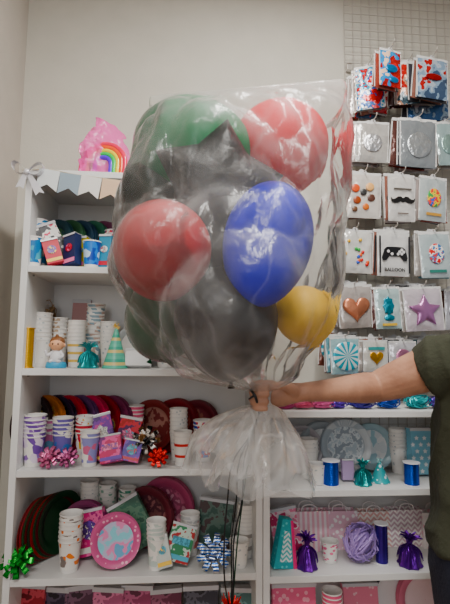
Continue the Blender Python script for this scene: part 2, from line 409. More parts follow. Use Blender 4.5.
# ---- shelf A
cups(38,219,'A',1.50,c_wb,'blue and white printed paper cup in a nested stack',18)
cups(33,238,'A',1.45,PAT('cells',[(60,120,170),W,(100,170,190)],50),'blue printed paper cup in a nested stack',16)
for u,c in ((52,(70,100,110)),(64,(80,120,90)),(75,(66,90,110)),(87,(70,120,100)),(99,(130,80,106)),(112,(80,90,120))):
    plates(u,'A',1.61,.099,PAT('blobs',[c,(110,150,110),(160,70,70)],25),M(c,.4),4,'dark printed paper plate standing in a row',12,yaw=-34)
napkins(62,228,'A',1.50,22,PAT('blobs',[(30,30,34),(60,60,64),W,(210,80,110)],22),'black white and pink printed napkin pack leaning among plates',yaw=25,tiltz=-26,lab=False)
napkins(56,243,'A',1.45,16,M((190,60,80),.4),'red and white printed card pack',yaw=12,tiltz=-18)
napkins(72,236,'A',1.46,16,M((40,50,90),.4),'dark blue printed card pack',yaw=-30,tiltz=-10)
napkins(81,238,'A',1.50,10,M((200,190,70),.4),'yellow green printed card pack',yaw=-20)
cups(91,242,'A',1.46,PAT('cells',[(30,80,160),(60,130,200),(200,220,240)],50),'blue printed paper cup in a nested stack',17)
napkins(104,236,'A',1.48,13,M((50,140,170),.4),'turquoise printed card pack',yaw=-10)
cups(112,230,'A',1.56,c_red,'red and blue printed paper cup in a nested stack',17)
cups(132,232,'A',1.52,c_wb,'blue and white printed paper cup in a nested stack')
# ---- shelf B
gold=foil((205,165,70),.2)
spool(27,328,'B',1.45,12,gold,'metallic gold foil roll standing upright',gold)
cups(40,313,'B',1.55,c_white,'plain white paper cup in a tall nested stack')
shred(43,297,'B',1.62,24,M((176,150,120),.5,.2),'tan crumpled cellophane bundle','cellophane_bundle',40,'packaging')
b=at(56,'B',1.46); fr=root('child_figurine',b,'small ceramic child figurine in pale blue on a base','figurine')
skin=M((226,180,150),.5); lb=M((90,165,200),.45)
obj('base',lathe([(.03,0),(.032,.003),(.03,.014),(.027,.018)],28),lb,parent=fr)
fz=.005
obj('body',comb([lathe([(.019,.012+fz),(.022,.02+fz),(.019,.035+fz),(.013,.046+fz),(.008,.05+fz)],24),tube([(-.012,-.004,.043+fz,.006),(-.024,-.012,.034+fz,.005),(-.03,-.016,.046+fz,.0045)],8,4),tube([(.012,-.004,.043+fz,.006),(.022,-.012,.032+fz,.005),(.012,-.02,.026+fz,.0045)],8,4),ell((-.011,-.018,.016+fz),.008,.011,.006),ell((.011,-.018,.016+fz),.008,.011,.006)]),M((225,225,228),.45),parent=fr)
obj('head',comb([ell((0,-.001,.068+fz),.022,.02,.021),ell((0,-.021,.065+fz),.003,.003,.003),ell((-.022,0,.066+fz),.004,.003,.006),ell((.022,0,.066+fz),.004,.003,.006)]),skin,parent=fr)
obj('hair',comb([ell((0,.003,.076+fz),.0228,.0205,.018),ell((0,-.004,.094+fz),.005,.005,.006)]),M((130,90,60),.5),parent=fr)
obj('eye',ell((-.008,-.019,.069+fz),.0024,.002,.003),M((30,25,25),.3),parent=fr); obj('eye',ell((.008,-.019,.069+fz),.0024,.002,.003),M((30,25,25),.3),parent=fr)
cups(75,322,'B',1.53,PAT('stripes',[W,W,(220,190,120)],40,axis=2),'white paper cup with thin tan bands in a nested stack',18)
cups(93,305,'B',1.60,PAT('cells',[(190,170,160),W,(150,170,180),W],45),'white spotted paper cup in a tall nested stack',18)
cups(108,322,'B',1.57,c_white,'plain white paper cup in a nested stack',18)
cups(58,318,'B',1.60,PAT('dots',[(190,170,150),W],50),'white and tan spotted paper cup in a nested stack',18)
napkins(78,300,'B',1.66,18,M((190,150,150),.4),'dusty pink printed napkin pack')
weight(88,339,'B',1.46,19,foil((50,165,170)),'teal foil tassel balloon weight')
hat(115,323,'B',1.47,25,PAT('stripes',[(110,185,165),(215,200,150),(90,170,150),(120,190,170)],26,rough=.35,axis=2),'mint and gold striped cone party hat')
plates(135,'B',1.60,.07,M(W,.5),M((200,205,205),.4),6,'white paper plate standing upright',14)
napkins(138,352,'B',1.47,26,M((225,225,225),.4),'white napkin pack lying near the hats',tilt=20,lab=False)
cups(165,315,'B',1.55,c_white,'plain white paper cup in a nested stack')
# ---- shelf C
rims=[(32,(56,40,44)),(44,(190,120,60)),(55,(60,50,70)),(66,(190,60,80)),(77,(110,80,120)),(88,(200,70,100)),(99,(150,40,60)),(110,(120,60,90))]
for i,(u,c) in enumerate(rims):
    plates(u,'C',1.625-.012*(i%2),.096,PAT('blobs',[c,(200,180,120),(90,100,150)],30),M(c,.35),3,'colourful printed party plate standing on edge',9,yaw=-32)
cups(33,414,'C',1.47,PAT('cells',[(150,120,180),(225,215,230),(120,90,160),W],45),'lilac printed paper cup in a nested stack',21)
cups(62,418,'C',1.50,PAT('cells',[(120,110,170),W,(80,120,180)],45),'purple printed paper cup in a nested stack',20)
cups(89,431,'C',1.46,PAT('cells',[(150,150,195),W,(200,120,150)],45),'lilac and white printed paper cup in a nested stack',19)
cups(83,417,'C',1.53,PAT('cells',[(190,60,80),W,(220,180,80)],45),'red printed paper cup in a nested stack',17)
cups(47,420,'C',1.55,PAT('cells',[(200,130,170),W,(120,160,190)],45),'pink printed paper cup in a nested stack',17)
bow(50,'C',1.44,22,foil((205,130,165),.2),'metallic pink gift bow')
bow(68,'C',1.45,20,foil((190,120,160),.2),'metallic mauve gift bow')
napkins(106,418,'C',1.53,24,PAT('blobs',[(90,40,120),(130,70,160),(190,90,150)],24,.3),'purple printed napkin pack',yaw=10,tiltz=-14)
napkins(124,420,'C',1.51,22,PAT('blobs',[(170,30,50),(200,60,80),(90,40,90)],24,.3),'red printed napkin pack',yaw=-8,tiltz=9)
napkins(112,440,'C',1.45,22,PAT('blobs',[(190,50,110),(220,110,160),(120,50,120)],26,.3),'hot pink printed card pack',tilt=20,tiltz=-10)
napkins(129,444,'C',1.46,18,PAT('blobs',[(80,50,140),(120,80,170),(200,90,140)],26,.3),'violet printed card pack',tilt=15,tiltz=12)
napkins(97,440,'C',1.49,14,M((150,50,100),.3,0,0,40,.4),'magenta printed card pack',tilt=12,tiltz=4)
bow(146,'C',1.49,28,PAT('cells',[(30,28,30),(120,90,60),(200,195,190)],60,.25,.4),'black and silver looped ribbon bow',60,.03)
bow(158,'C',1.44,20,foil((200,35,40),.2),'metallic red gift bow with white trim')
cups(134,404,'C',1.60,c_pink,'pink banded paper cup in a nested stack',15)
cups(178,410,'C',1.52,c_white,'plain white paper cup in a tall nested stack',18)
cups(182,430,'C',1.46,PAT('stripes',[W,W,W,(200,60,60)],30,axis=2),'white paper cup with red bands in a nested stack',15)
plates(176,'C',1.63,.090,PAT('blobs',[(145,60,66),(170,100,90),(120,50,60)],24),M((130,46,54),.4),5,'dull red party plate standing upright',8,yaw=-30)
plates(152,'C',1.63,.088,PAT('blobs',[(170,130,120),(120,60,60)],30),M((130,60,60),.4),3,'brown red party plate standing upright',8,yaw=-25)
plates(196,'C',1.62,.088,PAT('blobs',[(120,60,70),(160,110,100)],30),M((110,50,60),.4),4,'brown red party plate standing upright',8,yaw=-30)
cups(203,420,'C',1.52,c_red,'red and blue printed paper cup in a nested stack')
# ---- shelf D
for k in range(9):
    c=[(110,30,34),(150,60,66),(40,80,52),(96,26,30),(34,60,44),(150,50,50),(30,70,48),(90,30,36),(36,66,46)][k]
    bb=at(31+k*3.2,'D',1.515+.009*k); rr_=.096
    obj('paper_plate',platemesh(M(c,.35),M(c,.3),rr_),[],(bb.x,bb.y,bb.z+rr_+.001),rot=(RZ(72-k*1.5)@RX(88)).to_3x3().to_4x4(),label='dark green party plate seen edge-on' if c[1]>c[0] else 'dark red party plate seen edge-on',cat='plate',group='party plates standing on the shelves')
cups(69,514,'D',1.46,c_orange,'white paper cup with orange and grey print in a nested stack',22)
cups(89,480,'D',1.62,c_white,'plain white paper cup in a tall nested stack',18)
cups(107,483,'D',1.63,PAT('dots',[(150,180,165),W],50),'white spotted paper cup in a tall nested stack',17)
cups(125,488,'D',1.62,PAT('cells',[(90,150,130),W],45),'green and white paper cup in a tall nested stack',16)
plates(115,'D',1.475,.074,PAT('blobs',[(150,205,215),(190,190,210),(220,150,185),(120,170,200)],16),PAT('dots',[(240,190,210),(200,110,150),(200,110,150)],60),5,'round pink-rimmed pastel party plate in a clear pack',14,yaw=8)
napkins(94,516,'D',1.52,30,PAT('blobs',[(205,80,135),(225,130,170),(160,60,120)],24,.3),'pink party pack behind the round plates',yaw=-8,tilt=10,tiltz=-14)
plates(84,'D',1.57,.08,M((130,90,120),.4),M((150,80,120),.4),4,'mauve party plate standing upright',10,yaw=-12)
plates(165,'D',1.64,.105,PAT('blobs',[(195,120,145),(160,90,115),(210,160,175)],24),M((180,96,126),.4),6,'pink party plate standing upright',7,yaw=-20)
plates(146,'D',1.61,.095,PAT('blobs',[(130,90,90),(100,60,70),(170,120,120)],24),M((120,60,70),.4),4,'dusty red party plate standing upright',7,yaw=-20)
napkins(144,506,'D',1.53,32,PAT('blobs',[(60,100,84),(90,120,100),(40,76,60)],30),'dark green napkin pack tilted among cups',tiltz=-30,tilt=12,lab=False)
cups(156,521,'D',1.46,PAT('cells',[W,(200,210,205),W,(150,175,165)],45),'white and green printed paper cup in a nested stack',19)
napkins(175,532,'D',1.46,24,PAT('blobs',[(60,130,90),(200,215,205),(170,60,60)],28,.3),'green white and red festive napkin pack',tiltz=16,tilt=18)
napkins(166,540,'D',1.44,14,M((205,210,205),.35),'white and red festive card pack',tiltz=-14,tilt=14)
cups(190,512,'D',1.55,PAT('cells',[W,(200,200,200),(190,120,120)],45),'white and red printed paper cup in a nested stack',19)
bow(214,'D',1.45,34,PAT('stripes',[(50,100,170),(205,210,216)],120,.2,.6,axis=1),'blue and silver striped gift bow',60)
napkins(212,503,'D',1.58,34,PAT('blobs',[(50,80,70),(90,110,100),(70,50,50)],26),'dark green printed napkin pack',yaw=-10,tiltz=6,lab=False)
cups(245,503,'D',1.52,PAT('stripes',[W,W,(180,175,170)],26,axis=2),'white paper cup with grey bands in a nested stack',18)
cups(239,540,'D',1.46,c_white,'plain white paper cup',20)
cups(228,520,'D',1.60,c_white,'plain white paper cup in a nested stack',18)
bow(18,'D',1.44,30,foil((40,140,60),.2),'metallic green gift bow')
# ---- shelf E (tops only)
for u,v,w,c in ((22,588,32,(160,60,70)),(50,592,26,(60,50,70)),(76,590,26,(90,60,80)),(104,592,30,(180,110,140)),(134,590,30,(150,80,110)),(165,593,30,(110,60,80)),(200,590,34,(60,60,70)),(238,592,34,(90,120,120))):
    napkins(u,v,'E',1.5,w,PAT('blobs',[c,tuple(min(255,x+40) for x in c),tuple(int(x*.7) for x in c)],24,.3),'printed napkin pack standing on the low shelf',yaw=R_(-12,12))
# ---- R1 top of the right unit
for u,c,vt in ((285,(180,90,130),402),(303,(215,120,150),400),(322,(200,110,150),400),(339,(110,80,170),398),(362,(70,60,140),398),(388,(60,90,170),395),(418,(70,175,180),394),(440,(110,90,170),394)):
    shred(u,vt,'1',1.47,28 if u!=339 else 18,M(c,.3,.4),'metallic %s crinkled ribbon ball'%('pink' if c[0]>170 else 'teal' if c[0]==70 and c[1]>100 else 'blue purple'),'curling_ribbon_ball',30,'ribbon')
# ---- R2
plates(322,'2',1.62,.084,PAT('cells',[(205,208,208),(180,186,190),(220,222,222)],45),M((170,176,180),.3),5,'silver grey party plate standing upright',8)
plates(346,'2',1.60,.090,PAT('blobs',[(160,168,176),(215,220,222),(190,200,206)],45),PAT('radial',[(200,204,206),(172,180,186)],10,n_=24),5,'silver patterned party plate standing upright',8)
plates(372,'2',1.63,.08,PAT('cells',[(214,218,220),(170,195,202),(225,226,226)],45),M((170,190,196),.3),4,'pale blue grey party plate standing upright',8)
plates(300,'2',1.62,.078,M((200,196,196),.3),M((180,175,178),.3),3,'silver party plate standing upright',8)
spool(331,460,'2',1.46,18,foil((45,95,190),.1),'metallic blue ribbon spool with pale flanges')
napkins(348,461,'2',1.50,12,M((190,170,200),.4),'small lilac candle box',d=.02,lab=False)
weight(363,457,'2',1.46,17,foil((50,165,165)),'teal foil tassel balloon weight')
hat(380,459,'2',1.49,19,PAT('dots',[(230,240,240),(80,165,170)],70),'teal spotted cone party hat',(180,220,220))
cups(399,428,'2',1.60,c_white,'plain white paper cup in a tall nested stack',18)
spool(412,462,'2',1.45,17,foil((45,95,190),.1),'metallic blue ribbon spool with pale flanges')
sp_r=napkins(426,429,'2',1.56,34,M((150,198,216),.35),'pale blue pack printed with white stars',d=.04,tilt=4,lab=False)
hh=hgt(426,429,'2',1.56); ww=wpx(34,1.56)
for i in range(4):
    for j in range(6):
        obj('printed_star',extr([(x,z) for x,z in starp(.0088,.5)],.0008),M((248,249,250),.4),((-.38+.24*i+.12*(j%2)-.05)*ww,-.021,hh*(.08+.14*j)),parent=sp_r,smooth=False)
for u in (282,309): cups(u,440,'2',1.55,c_white,'plain white paper cup in a nested stack')
cups(318,470,'2',1.48,c_white,'plain white paper cup')
# ---- R3
b=at(283,'3',1.47); h=hgt(283,518,'3',1.47)
tb=root('treat_box',b+Vector((0,0,.002)),'leaning teal triangular party box with white stripe','party box','packaged party goods',rot=(0,math.radians(6),math.radians(10)))
tri=[(-.038,0),(.04,0),(.012,h*.97),(-.022,h)]
obj('box_body',extr(tri,.035),PAT('dots',[(130,205,205),(60,165,172),(60,165,172)],60),parent=tb,smooth=False)
obj('box_stripe',extr([(-.02,.02),(.022,.02),(.004,h*.75),(-.012,h*.75)],.001),PAT('chevron',[(235,240,240),(120,195,198)],70),(0,-.0185,0),parent=tb,smooth=False)
obj('box_trim',extr([(.028,0),(.04,0),(.012,h*.97),(.004,h*.97)],.0015),M((225,90,140),.35),(0,-.0188,0),parent=tb,smooth=False)
napkins(289,512,'3',1.55,28,PAT('blobs',[(235,150,175),(245,225,230),(200,80,120)],30),'pink floral napkin pack',tiltz=-10,lab=False)
giftbag(308,503,'3',1.60,38,PAT('stripes',[(242,232,234),(232,190,202)],60,axis=0),'pale pink striped paper gift bag')
giftbag(338,503,'3',1.61,36,PAT('dots',[(246,242,242),(228,196,208)],60),'pale pink polka dot paper gift bag')
weight(307,529,'3',1.46,20,foil((110,45,150)),'purple foil tassel balloon weight')
shred(361,521,'3',1.49,34,M((178,156,208),.4,.1),'lilac shredded paper ball in clear wrap',n=70)
spool(382,523,'3',1.48,14,foil((75,55,140),.1),'metallic purple ribbon spool with pale flanges')
weight(410,529,'3',1.46,23,foil((105,40,150)),'purple foil tassel balloon weight')
giftbag(372,504,'3',1.62,34,PAT('chevron',[(242,238,234),(222,184,180)],60),'cream and pink chevron paper gift bag')
giftbag(405,502,'3',1.62,36,PAT('chevron',[(242,238,236),(205,182,190)],60),'white and mauve chevron paper gift bag')
giftbag(436,505,'3',1.60,32,PAT('dots',[(240,205,212),(245,240,238)],50),'white and pink dotted paper gift bag')
cups(330,545,'3',1.50,PAT('dots',[(225,130,160),W],60),'white paper cup with pink dots in a nested stack',18)
# ---- R4
napkins(295,587,'4',1.50,44,PAT('dots',[(245,190,205),(228,130,160)],50),'pink dotted party pack',lab=False)
cups(334,591,'4',1.46,c_pink,'pink and white banded paper cup',20)
napkins(362,586,'4',1.56,36,PAT('dots',[(240,205,212),(225,150,168),(225,150,168)],50),'pink spotted party pack',lab=False)
plates(398,'4',1.60,.105,M((240,238,238),.4),M((60,50,60),.4),4,'white party plate with dark rim',8)
plates(425,'4',1.58,.10,M((245,225,228),.4),M((220,140,160),.4),4,'white party plate with pink rim',8)
# ------------------------------------------------------------ wire grid + packets
chrome=M((196,192,186),.35,.3)
gx0=px(343,60,YW).x; gx1=gx0+1.2; gz0=1.15; gz1=2.97; gs=[]
yg=YW-.022; sp=.036
x=gx0
while x<gx1: gs.append(tr(box(.0026,.0026,gz1-gz0,0),T(x,yg,gz0))); x+=sp
z=gz0
while z<gz1: gs.append(tr(box(gx1-gx0,.0026,.0026,0),T((gx0+gx1)/2,yg-.0028,z))); z+=sp
gp=obj('wire_grid_panel',comb(gs),chrome,label='pale wire display grid fixed to the wall',cat='display rack',smooth=False)
for sx in (gx0+.02,gx1-.02):
    for zz in (1.3,2.6): obj('wall_bracket',box(.02,.020,.03,.002),chrome,(sx,YW-.011,zz),parent=gp,smooth=False)
def text(s,size,mat,parent,loc):
    cu=D.curves.new('lettering','FONT'); cu.body=s; cu.size=size; cu.align_x='CENTER'; cu.extrude=.0004; cu.offset=.0003
    o=D.objects.new('tmp',cu); me=D.meshes.new_from_object(o); D.objects.remove(o)
    me.materials.clear(); me.materials.append(mat)
    q=D.objects.new('lettering',me); COL.objects.link(q); q.parent=parent; q.location=loc; q.rotation_euler=(math.radians(90),0,0)
film=lambda c: M(c,.14,.25,1.0,16,.7)
film2=[film(c) for c in ((110,70,60),(170,166,162),(150,110,100),(70,70,76),(120,160,168),(200,190,186),(150,80,70),(90,60,56))]
seam=M((214,214,214),.15,.1)
def packet(uc,vt,vb,wp,y,cardm,label,syms=(),n=3,rz=0,head=(222,222,220),txt=None,txc=(40,40,40),ts=.016):
    p=px(uc,vt,y); w=wpx(wp,y); h=p.z-px(uc,vb,y).z
    r=root('balloon_packet',p,label,'balloon packet','balloon packets on the display hooks',rot=(math.radians(R_(-3,3)),math.radians(R_(-4,4)),math.radians(rz+R_(-7,7))))
    N=12; V=[];Fc=[]
    for s in (-1,1):
        for j in range(N+1):
            for i in range(N+1):
                a=i/N*2-1; c=j/N*2-1; e=(1-a**6)*(1-c**6)
                d=.006*e*(1-.25*c)+.004*noise.noise((a*2.4+uc,c*2.4,s*3))*e+.0003
                V.append((a*w/2,s*d,-h*.5+c*h*.5))
    for s in (0,1):
        o=s*(N+1)**2
        for j in range(N):
            for i in range(N): k=o+j*(N+1)+i; Fc.append((k,k+1,k+N+2,k+N+1))
    obj('pouch',(V,Fc,[0]*len(Fc)),cardm,parent=r)
    obj('seal_strip',comb([tr(box(w*1.0,.0016,h*.06,.0005),T(0,-.0012,-h*.06)),tr(box(w*.03,.003,h*.9,.0005),T(w*.485,0,-h*.97)),tr(box(w*.03,.003,h*.9,.0005),T(-w*.485,0,-h*.97))]),M(head,.2),parent=r,smooth=False)
    obj('hang_tab',extr([(-.010,-.002),(-.009,.006),(-.004,.010),(.004,.010),(.009,.006),(.010,-.002)],.001),seam,parent=r,smooth=False)
    for g,m,(sx,sz) in syms:
        obj('printed_motif',g,m,(sx*w,-.0100,-h*.54+sz*h),parent=r)
    if txt: text(txt,ts,M(txc,.5),r,(0,-.0100,-h*.90))
    for i in range(1,n):
        clone(r,(R_(-.014,.014),.0165*i,.0035*i+R_(-.007,.007)),R_(-.12,.12),random.choice(film2))
    hk=tube([(0,yg-.004-y,.006,.0018),(0,-.01,.006,.0018),(0,-.026,.006,.0018),(0,-.034,.010,.0018),(0,-.036,.016,.0018)],8,3)
    hk=comb([hk,tr(box(.026,.003,.03,.001),T(0,yg-.005-y,-.010))])
    obj('display_hook',hk,chrome,p,label='chrome wire hook holding balloon packets on the grid',cat='hook',group='display hooks')
def sy(pts,m,off=(0,0),d=.003,k=1.0): return (puff([(x*k,z*k) for x,z in pts],d),m,off)
# row 1
mix1=PAT('blobs',[(190,36,44),(60,100,160),(205,205,205),(80,150,180),(170,50,56)],18,.12,.1,bump=.7)
packet(368,66,110,30,1.56,mix1,'red blue and white foil balloon packet',n=7,rz=-10)
packet(390,50,86,28,1.46,PAT('blobs',[(190,40,35),(150,50,50),(60,140,190),(230,200,180)],16,.12,.1,bump=.7),'red and blue printed foil balloon packet',[sy(circ(.024,24,.6),foil((40,150,205),.7)),sy(circ(.018,24,.6),foil((50,150,205),.7),(.1,-.3))],n=4,rz=8)
packet(366,84,118,24,1.62,PAT('blobs',[(60,80,110),(180,60,60),(215,215,215)],18,.12,.1,bump=.7),'dark blue printed foil balloon packet',n=3)
packet(380,76,112,22,1.58,PAT('blobs',[(170,50,60),(215,215,215),(50,80,120)],18,.12,.1,bump=.7),'red printed foil balloon packet',n=3,rz=14)
packet(408,62,104,24,1.56,PAT('blobs',[(60,80,90),(190,150,130),(170,50,50)],16,.12,.1,bump=.7),'dark printed foil balloon packet',n=4,rz=-14)
packet(432,58,98,40,1.50,PAT('blobs',[(80,96,120),(150,170,190),(190,200,210),(170,60,60)],16,.12,.3,bump=.7),'silver blue and red vehicle-shaped foil balloon packet',[sy(circ(.034,24,.36),foil((180,40,44),.9),(0,.04))],n=6,rz=6)
packet(426,80,120,46,1.60,PAT('blobs',[(70,100,140),(150,166,180),(100,110,126),(190,196,204)],16,.12,.3,bump=.7),'silver blue printed foil balloon packet',n=4)
# row 2
packet(373,122,162,35,1.54,film((190,188,184)),'silver grey foil balloon packet',[sy(circ(.034,28,1.0),foil((200,200,202),1.0)),],n=5)
packet(418,119,167,42,1.50,film((140,145,148)),'silver grey foil balloon packet',[sy(circ(.045,24,1.05),foil((190,194,196),1),(0,-.02))],n=6)
packet(446,122,166,26,1.56,film((166,184,184)),'pale grey foil balloon packet',[sy(circ(.03,24,1.3),foil((170,195,190),.8))],n=3)
# row 3
packet(364,173,218,37,1.54,film((226,222,216)),'white packet with orange and brown balloons',[sy(circ(.015),M((206,100,50),.3),(-.25,.18)),sy(circ(.014),M((90,60,50),.3),(.2,-.02)),sy(circ(.015),M((224,180,130),.3),(.16,.22)),sy(circ(.014),M((150,80,50),.3),(-.2,-.08)),sy(circ(.012),M((60,60,60),.3),(-.02,.1)),sy(circ(.012),M((200,120,60),.3),(.05,-.22)),sy(circ(.010),M((110,80,60),.3),(-.26,-.28))],n=4)
def mpts(s=1):
    top=[(0,.006),(.008,.012),(.018,.011),(.027,.004),(.036,.002),(.042,.009)]; bot=[(.04,-.004),(.03,-.010),(.018,-.009),(.008,-.004),(0,-.007)]
    R=top+bot; L=[(-x,z) for x,z in reversed(R[1:-1])]
    return [(x*s,z*s) for x,z in R+L]
packet(401,175,221,31,1.50,film((232,230,226)),'white packet with a black moustache balloon print',[(extr(mpts(1.1),.002),M((15,12,12),.4),(0,-.02)),(extr([(-.034,-.003),(.034,-.003),(.034,.003),(-.034,.003)],.001),M((90,85,80),.5),(0,.22)),(extr([(-.02,-.002),(.02,-.002),(.02,.002),(-.02,.002)],.001),M((120,110,105),.5),(0,-.3))],n=4)
packet(433,177,221,33,1.51,film((200,208,208)),'clear packet with multicoloured round balloon print',[sy(circ(.028,24,1.2),PAT('blobs',[(70,150,90),(225,190,70),(210,80,80),(60,110,180)],35,.3),(0,.05)),(extr([(-.03,-.005),(.03,-.005),(.03,.005),(-.03,.005)],.001),M((190,150,90),.4),(0,-.32))],n=4)
# row 4
packet(355,230,273,35,1.54,film((232,232,228)),'white packet with small multicoloured confetti prints',[sy(circ(.006),M(random.choice([(225,120,40),(70,170,90),(210,70,70),(80,110,200),(230,190,40)]),.3),(R_(-.38,.38),R_(-.32,.32))) for _ in range(14)],n=4)
pad=comb([extr([(-.034,.012),(-.026,.018),(-.012,.019),(.012,.019),(.026,.018),(.034,.012),(.042,-.014),(.038,-.024),(.028,-.022),(.018,-.009),(-.018,-.009),(-.028,-.022),(-.038,-.024),(-.042,-.014)],.003)])
btn=comb([tr(extr(circ(.0045,14),.001),T(sx,-.002,sz)) for sx,sz in ((.022,.01),(.029,.004),(.015,.004),(.022,-.002),(-.022,.005),(-.01,-.003),(.01,-.003))])
K=SC(1.15,1,1.15)
packet(393,230,276,37,1.50,film((234,234,232)),'white packet with a black game controller balloon print',[(tr(pad,K),M((20,20,24),.35),(0,.03)),(tr(btn,K),M((225,225,225),.4),(0,.03)),(extr([(-.058,-.0),(-.052,-.0),(-.052,.13),(-.058,.13)],.001),M((40,40,44),.4),(0,-.4)),(extr([(.052,-.0),(.058,-.0),(.058,.13),(.052,.13)],.001),M((40,40,44),.4),(0,-.4))],n=4,txt='BALLOON',ts=.017)
packet(433,232,278,34,1.51,film((190,202,204)),'clear packet with red white and blue balloon print',[sy(circ(.028,24,1.3),PAT('blobs',[(190,40,50),(230,225,220),(60,110,160),(200,80,70)],40,.3),(0,.05)),(extr([(-.03,-.005),(.03,-.005),(.03,.005),(-.03,.005)],.001),M((60,120,110),.4),(0,-.33))],n=4)
# row 5
packet(354,285,328,36,1.54,film((190,184,180)),'packet with a rose gold heart foil balloon',[sy(heart(.050),foil((210,150,125),.3),(0,.0),.008)],n=6)
packet(386,287,329,27,1.51,film((190,208,208)),'packet with a turquoise foil balloon',[sy([(x*.6,z) for x,z in starp(.034,.82,8)],foil((40,150,170),.6),(0,.08)),sy(circ(.018,24,.6),foil((40,150,170),.5),(0,-.2)),(extr([(-.025,-.004),(.025,-.004),(.025,.004),(-.025,.004)],.001),M((200,170,90),.4),(0,-.36))],n=5)
packet(421,287,331,42,1.50,film((210,202,208)),'packet with a mauve star foil balloon',[sy(starp(.060,.5),foil((190,145,185),.3),(0,-.02),.009)],n=6)
packet(455,289,330,24,1.56,film((200,200,206)),'packet with a silver foil balloon',[sy(circ(.03),foil((190,190,200),.6))],n=3)
# row 6
packet(345,337,374,34,1.54,film((170,198,202)),'packet with a turquoise swirl round foil balloon',[sy(circ(.052,32,.95),PAT('radial',[(60,160,178),(215,228,228)],10,.25,.3,n_=12),(0,.02),.005)],n=6)
packet(375,340,372,27,1.51,film((224,224,218)),'packet with a small gold heart foil balloon',[sy(heart(.026),foil((205,160,60),.2),(-.0,.0)),(extr([(-.03,-.005),(.03,-.005),(.03,.005),(-.03,.005)],.001),M((80,150,150),.4),(0,.28))],n=5)
packet(402,341,370,28,1.52,film((205,204,208)),'pale packet with printed foil balloon',[sy(circ(.026),foil((190,140,165),.5))],n=5)
packet(430,340,374,27,1.54,film((200,195,202)),'pale packet with lilac foil balloon',[sy(heart(.026),foil((160,120,175),.3))],n=5)
# ------------------------------------------------------------ balloons in the bag
YBG=1.08
def latex(c,ro=.5):
    m,n,b=_new('latex'); b.inputs['Base Color'].default_value=tuple((x/255)**2.4 for x in c)+(1,); b.inputs['Roughness'].default_value=ro
    b.inputs['Specular IOR Level'].default_value=.25
    bumpit(n,b,.02,60); return m
pr=[]
for i in range(26):
    t=math.pi*i/25; r=math.sin(t); z=math.cos(t)
    if z<0: r*=1-.10*z*z; z*=1.15
    pr.append((max(r,.02),z))
pr=pr[:-1]+[(.035,-1.16),(.03,-1.19),(.05,-1.22),(.075,-1.26),(.06,-1.27)]
bgeo=lathe(pr,40)
BL=[]
def balloon(u,v,y,rp,c,label,el=1.0,rot=(0,0,0),wx=1):
    p=px(u,v,y); r=rp*y/F
    o=obj('balloon',tr(bgeo,SC(r*wx,r,r*el)),latex(c),p,rot=tuple(math.radians(a) for a in rot),label=label,cat='balloon',group='latex balloons inside the clear bag')
    BL.append(Matrix.Translation(p)@Euler(o.rotation_euler).to_matrix().to_4x4()@SC(r*wx,r,r*el)@Matrix.Translation((0,0,-.07))@SC(1,1,1.08))
balloon(163,250,.97,49,(178,0,30),'red latex balloon pressed against the clear plastic bag',1.04,(55,0,0))
balloon(268,240,.95,46,(0,22,190),'blue latex balloon pressed against the clear plastic bag',1.36,(-4,12,0))
balloon(194,148,1.12,50,(0,112,70),'green latex balloon near the top of the bag',1.0,(20,10,0),1.22)
balloon(280,146,1.15,47,(215,20,45),'coral red latex balloon near the top of the bag',1.0,(20,-10,0),1.08)
balloon(226,318,1.03,52,(1,1,3),'black latex balloon low in the bag',1.06,(0,-5,0))
balloon(168,315,1.13,40,(0,85,50),'green latex balloon low in the bag',1.0,(0,20,0))
balloon(303,314,1.12,29,(255,205,0),'yellow latex balloon low in the bag',1.0,(0,-25,0))
balloon(160,195,1.17,38,(2,45,32),'dark green latex balloon',1.0,(0,20,0))
balloon(222,240,1.10,62,(1,1,3),'black latex balloon in the middle of the bag',1.0,(0,20,0))
sp_=px(218,184,1.01)
obj('foil_star_balloon',puff(starp(.16,.64),.05,k=8),M((3,3,5),.5,0,.4,35),sp_,rot=(0,.12,.1),label='black star foil balloon in the centre of the bag',cat='balloon')
